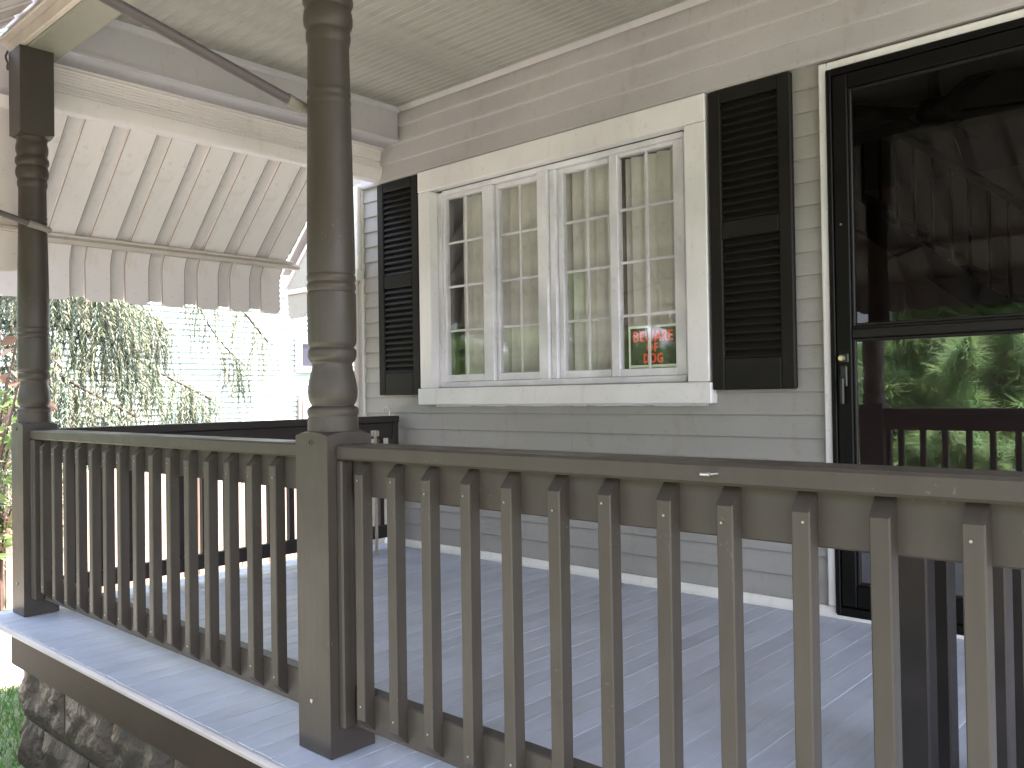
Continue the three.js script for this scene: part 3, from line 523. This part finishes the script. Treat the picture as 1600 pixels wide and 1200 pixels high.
// ============================================================ ODDS AND ENDS ON THE PORCH
{
  const p = thing('conduit', 'white pipe with a junction box on the house corner beside the left shutter', 'pipe', [-4.11, 0, 0.04]);
  part(p, 'upper_pipe', merge(bx(-4.137, -4.088, 1.615, 2.12, 0.024, 0.055, 0.006), rod(V(-4.155, 1.60, 0.03), V(-4.155, 2.12, 0.03), 0.017)), M.trim);
  part(p, 'junction_box', bx(-4.145, -4.076, 1.553, 1.613, 0.02, 0.075, 0.004), M.trim);
  part(p, 'lower_pipe', uvBox(rod(V(-4.125, -0.3, 0.045), V(-4.125, 1.552, 0.045), 0.018)), M.awnTrim);
  part(p, 'pipe_collar', uvBox(rod(V(-4.125, 1.535, 0.045), V(-4.125, 1.5525, 0.045), 0.023)), M.awnTrim);

  const c = thing('hanging_cord', 'thin pale cord looped on a hook where the end railing meets the wall', 'cord', [-3.83, 0, 0.03]);
  const loop = []; for (let i = 0; i <= 12; i++) { const a = Math.PI * (0.05 + i / 12 * 1.05); loop.push(V(-3.862 + 0.022 * Math.cos(a), 0.772 + 0.024 * Math.sin(a), 0.035)); }
  part(c, 'hook', tube(loop, 0.0042, 8, 24), M.beam);
  part(c, 'cord', tube([V(-3.838, 0.772, 0.035), V(-3.834, 0.72, 0.037), V(-3.8365, 0.5, 0.036), V(-3.834, 0.25, 0.037), V(-3.835, 0.05, 0.036)], 0.0038, 8, 30), M.trim);

  const k = thing('wooden_stake', 'thin pale stake with a small square head in the porch corner behind the middle post', 'stake', [-3.63, 0, 0.3]);
const sk = std([0.36, 0.345, 0.30], 0.7, { map: woodTex });
  part(k, 'stake', bx(-3.645, -3.631, 0.001, 0.64, 0.293, 0.307, 0.002), sk); part(k, 'stake_head', bx(-3.662, -3.622, 0.6405, 0.672, 0.285, 0.315, 0.003), sk);

  const s = thing('plant_stand', 'small dark brown wooden stand behind the right railing, near the door', 'stand', [-0.51, 0, 1.2]);
  const leg = bx(-0.029, 0.029, 0.002, 0.585, -0.029, 0.029, 0.004);
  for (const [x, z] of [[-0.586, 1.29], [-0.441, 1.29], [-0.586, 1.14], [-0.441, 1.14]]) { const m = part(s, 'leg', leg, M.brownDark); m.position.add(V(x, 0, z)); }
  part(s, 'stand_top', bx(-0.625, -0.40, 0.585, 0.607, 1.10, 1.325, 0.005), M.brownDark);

  const f = thing('paper_scrap', 'small crumpled white scrap lying against the base trim on the porch floor', 'litter', [-2.2, 0, 0.06]);
  const tr = [], q = []; for (let i = 0; i < 16; i++) q.push(V(-2.21 + rr(-0.045, 0.045), 0.002 + rr(0, 0.012), 0.065 + rr(-0.02, 0.025)));
  for (let i = 0; i < 22; i++) tr.push([q[Math.floor(rnd() * 16)], q[Math.floor(rnd() * 16)], q[Math.floor(rnd() * 16)]]);
  part(f, 'crumple', fromTris(tr), new THREE.MeshStandardMaterial({ color: lin(0.6, 0.62, 0.68), roughness: 0.7, side: THREE.DoubleSide }));
}

// ============================================================ NEXT DOOR AND THE GARDEN
{
  const h = thing('house', 'pale blue clapboard house wall beyond the spruce, in full sun', 'house', [-11, -0.75, -2]);
  part(h, 'wall', bx(-11.2, -11.014, -0.75, 5.6, -9, 4.5, 0.01), M.nbSiding);
  const E = 0.0765; for (let k = 0; k < 82; k++) { const y = -0.72 + E * k; part(h, 'clapboard', prismZ([[-11.013, y], [-10.992, y], [-10.991, y + 0.006], [-11.008, y + E + 0.003], [-11.013, y + E + 0.003]], -9, 4.5, 0.3), M.nbSiding); }
  part(h, 'roof', prismZ([[-15.6, 5.5], [-10.7, 5.5], [-10.7, 5.7], [-13.2, 8.3], [-15.6, 5.7]], -9.4, 4.9), M.roof);
  const w = group(h, 'window');
  part(w, 'frame', merge(bx(-10.99, -10.95, 1.235, 1.755, -5.02, -4.95, 0.004), bx(-10.99, -10.95, 1.235, 1.755, -4.165, -4.06, 0.004), bx(-10.99, -10.95, 1.665, 1.755, -4.95, -4.165, 0.004), bx(-10.99, -10.935, 1.235, 1.325, -4.95, -4.165, 0.004)), M.nbTrim);
  part(w, 'pane', bx(-10.985, -10.975, 1.325, 1.665, -4.95, -4.165, 0.001), std([0.03, 0.03, 0.05], 0.1));
  part(h, 'corner_post', bx(-10.985, -10.94, -0.75, 0.9, -4.13, -4.09, 0.004), M.fence); part(h, 'drain_pipe', bx(-10.985, -10.92, -0.75, 0.9, -4.30, -4.16, 0.01), M.white);

  // awning over the side window of the near house
  const a = thing('window_awning', 'small cream awning on the grey house side wall, seen past the middle post', 'awning', [-4.1, 1.9, -0.8]);
  const slab = (dy, z0, z1) => prismZ([[-4.11, 2.74 + dy], [-4.11, 2.765 + dy], [-5.27, 1.655 + dy], [-5.25, 1.635 + dy]], z0, z1);
  part(a, 'canopy', slab(0, -1.7, -0.2), M.awn); part(a, 'top_bar', slab(0.09, -1.75, -0.17), M.awnTrim);
  const cream = std([0.34, 0.31, 0.255], 0.6, { map: dirty });
  part(a, 'end_plate', prismZ([[-4.12, 1.62], [-4.12, 2.70], [-5.235, 1.62]], -0.208, -0.2005), cream);
  part(a, 'end_bar', bx(-5.27, -4.12, 1.585, 1.617, -0.21, -0.185, 0.004), M.awn);
  const sc = [[-4.12, 1.584], [-4.12, 1.42]]; for (let i = 0; i < 5; i++) { const x = -4.15 - i * 0.215; sc.push([x, 1.435], [x - 0.03, 1.412], [x - 0.19, 1.412], [x - 0.213, 1.44]); } sc.push([-5.235, 1.584]);
  part(a, 'scalloped_strip', prismZ(sc, -0.206, -0.2), cream);

  // board fence along the boundary
  const f = thing('board_fence', 'sunlit weathered board fence along the garden edge, at the far left', 'fence', [-7.4, -0.75, 0]);
  for (let k = 0; k < 62; k++) { const z = -6.0 + 0.145 * k, top = 0.27 + rr(-0.01, 0.01); part(f, 'board', bx(-7.41 + rr(-0.004, 0.004), -7.388, -0.75, top, z + 0.004, z + 0.14, 0.003), M.fence); }
  part(f, 'rail', bx(-7.46, -7.415, 0.05, 0.13, -6, 3, 0.004), M.fence); part(f, 'rail', bx(-7.46, -7.415, -0.5, -0.42, -6, 3, 0.004), M.fence);
}
// foliage instances under one part
function instanced(parent, name, geo, mat, list, tint) {
  const im = new THREE.InstancedMesh(geo, mat, list.length), c = new THREE.Color();
  list.forEach((m, i) => { im.setMatrixAt(i, m); const k = tint(); im.setColorAt(i, c.setRGB(k[0], k[1], k[2])); });
  im.name = name; im.userData.kind = 'stuff'; im.castShadow = im.receiveShadow = true; const off = V(0, 0, 0); for (let p = parent; p && p !== scene; p = p.parent) off.add(p.position); im.position.copy(off).negate(); parent.add(im); return im;
}
const quatTo = (d, spin = 0) => new THREE.Quaternion().setFromUnitVectors(V(0, 1, 0), d).multiply(new THREE.Quaternion().setFromAxisAngle(V(0, 1, 0), spin));
{ // weeping spruce: branches reach out, strands of needles hang from them
  const t = thing('spruce_tree', 'weeping spruce with hanging green branchlets left of the porch', 'tree', [-8.3, -0.75, 1.0]);
  part(t, 'trunk', uvBox(merge(rod(V(-8.3, -0.75, 1.0), V(-8.3, 3, 1.0), 0.17, 0.12, 12), rod(V(-8.3, 3, 1.0), V(-8.25, 8, 0.95), 0.12, 0.02, 10))), M.bark);
  const strand = (() => { const tr = []; for (let i = 0; i < 46; i++) { const y = -i / 46 * 0.34, L = 0.032 + 0.016 * rnd(), a = rnd() * 6.283, d = V(Math.cos(a), -0.9 - rnd() * 0.5, Math.sin(a)).normalize(), s = V(-Math.sin(a), 0, Math.cos(a)).multiplyScalar(0.005); const o = V(0.015 * Math.sin(y * 9), y, 0.012 * Math.cos(y * 11)); tr.push([o.clone().add(s), o.clone().sub(s), o.clone().addScaledVector(d, L)]); const o2 = o.clone().add(V(0, -0.004, 0)); tr.push([o2.clone().add(V(0, 0, 0.002)), o2.clone().add(V(0, 0, -0.002)), o2.clone().add(V(0, -0.012, 0))]); } return fromTris(tr); })();
  const branches = [], list = [];
  const add = (pts, dens, len0, len1, r = 0.012, sp = 0.11) => {
    const cv = new THREE.CatmullRomCurve3(pts); branches.push(new THREE.TubeGeometry(cv, 18, r, 6, false)); const L = cv.getLength(), n = Math.ceil(L * dens);
    for (let i = 0; i < n; i++) { const u = 0.08 + 0.92 * rnd(), p = cv.getPoint(u); p.x += rr(-sp, sp); p.z += rr(-sp, sp); let y = p.y + rr(-0.02, 0.03), left = rr(len0, len1);
      while (left > 0) { const s = Math.min(1.5, Math.max(0.5, left / 0.34)); list.push(new THREE.Matrix4().compose(V(p.x + rr(-0.03, 0.03), y, p.z + rr(-0.03, 0.03)), new THREE.Quaternion().setFromEuler(new THREE.Euler(rr(-0.22, 0.22), rr(0, 6.28), rr(-0.22, 0.22))), V(s * 0.9, s, s * 0.9))); y -= 0.26 * s; left -= 0.26 * s; } }
  };
  const T = V(-8.3, 0, 1.0);
  add([V(-8.3, 1.9, 1.0), V(-8.05, 2.05, 0.5), V(-8, 1.95, 0.1), V(-7.95, 1.75, -0.3)], 150, 0.3, 0.95);
  add([V(-8.3, 1.5, 1.0), V(-8.1, 1.55, 0.5), V(-8, 1.38, -0.1), V(-8, 1.1, -0.6), V(-8.0, 0.85, -1.1)], 100, 0.25, 0.75);
  add([V(-8.3, 1.1, 1.0), V(-8.0, 1.15, 0.5), V(-7.9, 0.95, 0.15), V(-7.9, 0.7, -0.3)], 115, 0.3, 0.85);
  add([V(-8.3, 0.6, 1.0), V(-8.1, 0.7, 0.6), V(-8.0, 0.55, 0.1), V(-8, 0.35, -0.4)], 95, 0.3, 0.6);
  add([V(-8.3, 2.6, 1.0), V(-8.2, 2.7, 0.2), V(-8.1, 2.3, -0.8), V(-8.0, 1.82, -1.4), V(-8.0, 1.45, -1.75)], 36, 0.1, 0.55, 0.012, 0.07);
  add([V(-8.1, 2.3, -0.8), V(-8.2, 1.6, -1.2), V(-8.2, 1.32, -1.45), V(-8.2, 1.2, -1.6)], 40, 0.2, 0.55, 0.008, 0.06);
  add([V(-8.3, 2.2, 1.0), V(-8.4, 2.2, 0.2), V(-8.5, 1.9, -0.5), V(-8.5, 1.55, -0.9)], 120, 0.2, 0.7);
  for (let k = 0; k < 26; k++) { const y = rr(0.3, 6.5), a = rr(0, 6.28), L = (7.6 - y) * 0.26; if (Math.sin(a) < -0.35 && y < 2.4) continue; add([V(-8.3, y, 1), V(-8.3 + Math.cos(a) * L * 0.5, y + 0.12, 1 + Math.sin(a) * L * 0.5), V(-8.3 + Math.cos(a) * L, y - 0.25, 1 + Math.sin(a) * L)], 60, 0.2, 0.6); }
  for (const b of branches) part(t, 'branch', b, M.bark);
  instanced(t, 'crown', strand, M.spruce, list, () => { const k = rr(0.7, 1.35); return [k * rr(0.85, 1.2), k, k * rr(0.75, 1.05)]; });
}
{ // a broadleaf bush between spruce and porch, at the left edge
  const t = thing('shrub', 'bush with green and reddish leaves behind the left corner post', 'shrub', [-6.8, -0.75, 1.25]);
  const br = [], gl = [], rl2 = [];
  const leaf = fromTris([[V(0, 0, 0), V(0.028, 0.045, 0.006), V(0, 0.10, 0)], [V(0, 0, 0), V(0, 0.10, 0), V(-0.028, 0.045, 0.006)]]);
  for (let k = 0; k < 22; k++) {
    const a = rr(0, 6.28), L = rr(0.2, 0.6), H = rr(1.0, 2.3), c = new THREE.CatmullRomCurve3([V(-6.8 + rr(-0.1, 0.1), -0.75, 1.25 + rr(-0.1, 0.1)), V(-6.8 + Math.cos(a) * L * 0.4, -0.75 + H * 0.5, 1.3 + Math.sin(a) * L * 0.4), V(-6.8 + Math.cos(a) * L, -0.75 + H, 1.25 + Math.sin(a) * L)]);
    br.push(new THREE.TubeGeometry(c, 12, 0.007, 5, false));
    for (let i = 0; i < 34; i++) { const p = c.getPoint(rr(0.3, 1)); const m = new THREE.Matrix4().compose(p.add(V(rr(-0.06, 0.06), rr(-0.04, 0.04), rr(-0.06, 0.06))), quatTo(V(rr(-1, 1), rr(-0.8, 0.8), rr(-1, 1)).normalize(), rr(0, 6)), V(1, 1, 1).multiplyScalar(rr(0.7, 1.4))); (rnd() < 0.6 ? gl : rl2).push(m); }
  }
  const sm = std([0.10, 0.06, 0.045], 0.8); for (const b of br) part(t, 'stem', b, sm);
  instanced(t, 'leaves', leaf, M.leaf, gl, () => { const k = rr(0.7, 1.4); return [k, k, k * 0.8]; }); instanced(t, 'leaves', leaf, M.leafRed, rl2, () => { const k = rr(0.7, 1.4); return [k, k, k]; });
}
// pines across the front lawn: mirrored in the door and window glass
const tuft = (() => { const tr = []; for (let i = 0; i < 46; i++) { const a = rnd() * 6.283, up = rr(0.25, 1.3), d = V(Math.cos(a), up, Math.sin(a)).normalize(), L = rr(0.15, 0.21), s = V(-Math.sin(a), 0, Math.cos(a)).multiplyScalar(0.0042), o = V(0, rr(-0.09, 0.05), 0); tr.push([o.clone().add(s), o.clone().sub(s), o.clone().addScaledVector(d, L)]); } return fromTris(tr); })();
function pine(x, z, H, R, y0, whorls, label, dens = 1) {
  const t = thing('pine_tree', label, 'tree', [x, -0.75, z], 'pines across the front lawn'); const br = [], list = [];
  part(t, 'trunk', uvBox(rod(V(x, -0.75, z), V(x, H, z), 0.16, 0.02, 10)), M.bark);
  for (let w = 0; w < whorls; w++) {
    const y = y0 + (H - 0.3 - y0) * w / whorls, L = R * (1 - 0.55 * (w / whorls)) * rr(0.85, 1.1), n = 6 + Math.floor(rnd() * 2), a0 = rnd() * 6;
    for (let k = 0; k < n; k++) {
      const a = a0 + k * 6.283 / n + rr(-0.2, 0.2), l = L * rr(0.75, 1.15), dx = Math.cos(a), dz = Math.sin(a);
      const c = new THREE.CatmullRomCurve3([V(x, y, z), V(x + dx * l * 0.5, y - 0.05 * l, z + dz * l * 0.5), V(x + dx * l, y + 0.1 * l, z + dz * l)]); br.push(new THREE.TubeGeometry(c, 8, 0.018, 5, false));
      const m = Math.ceil(l * 17 * dens);
      for (let i = 0; i < m; i++) { const u = rr(0.3, 1), p = c.getPoint(u), sd = rr(-1, 1), sw = 0.42 * l * (1.05 - u) * sd; p.x += -dz * sw; p.z += dx * sw; p.y += rr(-0.08, 0.12); const dir = V(dx * rr(0.3, 1) - dz * sd * 0.8, rr(0.15, 1.1), dz * rr(0.3, 1) + dx * sd * 0.8).normalize(); const s = rr(0.75, 1.25); list.push(new THREE.Matrix4().compose(p, quatTo(dir, rr(0, 6)), V(s, s, s))); }
    }
  }
  part(t, 'branches', mergeGeometries(br), M.bark).userData.kind = 'stuff';
  instanced(t, 'crown', tuft, M.pine, list, () => { const k = rr(0.6, 1.4); return [k * rr(0.8, 1.15), k, k * rr(0.6, 1.1)]; });
}
pine(-2.6, 7.2, 2.5, 1.7, -0.5, 10, 'pine across the front lawn facing the door, mirrored in its lower pane', 2.6);
pine(-5.2, 7.0, 2.3, 1.8, -0.5, 10, 'second pine from the door pine, mirrored in the right window sash', 2.4);
pine(-8.0, 6.6, 5.0, 2.2, -0.5, 16, 'pine mirrored in the middle window sashes', 2.4);
pine(-10.6, 5.2, 4.6, 2.1, -0.5, 15, 'pine nearest the spruce at the left end of the row', 2.4);
pine(-8.6, 4.3, 1.9, 1.5, -0.5, 10, 'short pine in front of the row, mirrored in the left window sash', 2.2);
pine(0.4, 7.8, 2.3, 1.8, -0.5, 10, 'pine at the right end of the row across the front lawn', 2.0);
{  // unseen foliage row, added to keep low sky out of the reflections
  const t = thing('added_hedge', 'long row of evergreen foliage added behind the pines to block low sky', 'added_hedge', [-6, -0.75, 9.6]), list = [];
  for (let i = 0; i < 9000; i++) { const s = rr(0.9, 1.6); list.push(new THREE.Matrix4().compose(V(rr(-17, 5), rr(-0.7, 1.55), rr(9.2, 10.2)), quatTo(V(rr(-1, 1), rr(-0.2, 1), rr(-1, 0.3)).normalize(), rr(0, 6)), V(s, s, s))); }
  instanced(t, 'foliage', tuft, M.pine, list, () => { const k = rr(0.5, 1.1); return [k * 0.8, k, k * 0.8]; });
}
{ // tree beyond the neighbour's yard, glimpsed between the awnings
  const t = thing('tree', 'leafy green tree behind the houses, glimpsed between the two side awnings', 'tree', [-9.3, -0.75, -3.1]);
  part(t, 'trunk', uvBox(rod(V(-9.3, -0.75, -3.9), V(-9.3, 3.2, -3.5), 0.12, 0.06, 10)), M.bark);
  const leaf = fromTris([[V(0, 0, 0), V(0.035, 0.05, 0.008), V(0, 0.11, 0)], [V(0, 0, 0), V(0, 0.11, 0), V(-0.035, 0.05, 0.008)]]), list = [];
  for (let i = 0; i < 2600; i++) { const d = V(rr(-1, 1), rr(-1, 1), rr(-1, 1)); if (d.length() > 1) continue; list.push(new THREE.Matrix4().compose(V(-9.3 + d.x * 0.8, 3.75 + d.y * 1.1, -3.15 + d.z * 0.85), quatTo(V(rr(-1, 1), rr(-1, 1), rr(-1, 1)).normalize()), V(1, 1, 1).multiplyScalar(rr(0.8, 1.5)))); }
  instanced(t, 'crown', leaf, M.leaf, list, () => { const k = rr(0.6, 1.4); return [k, k, k * 0.8]; });
}
renderer.render(scene, camera);
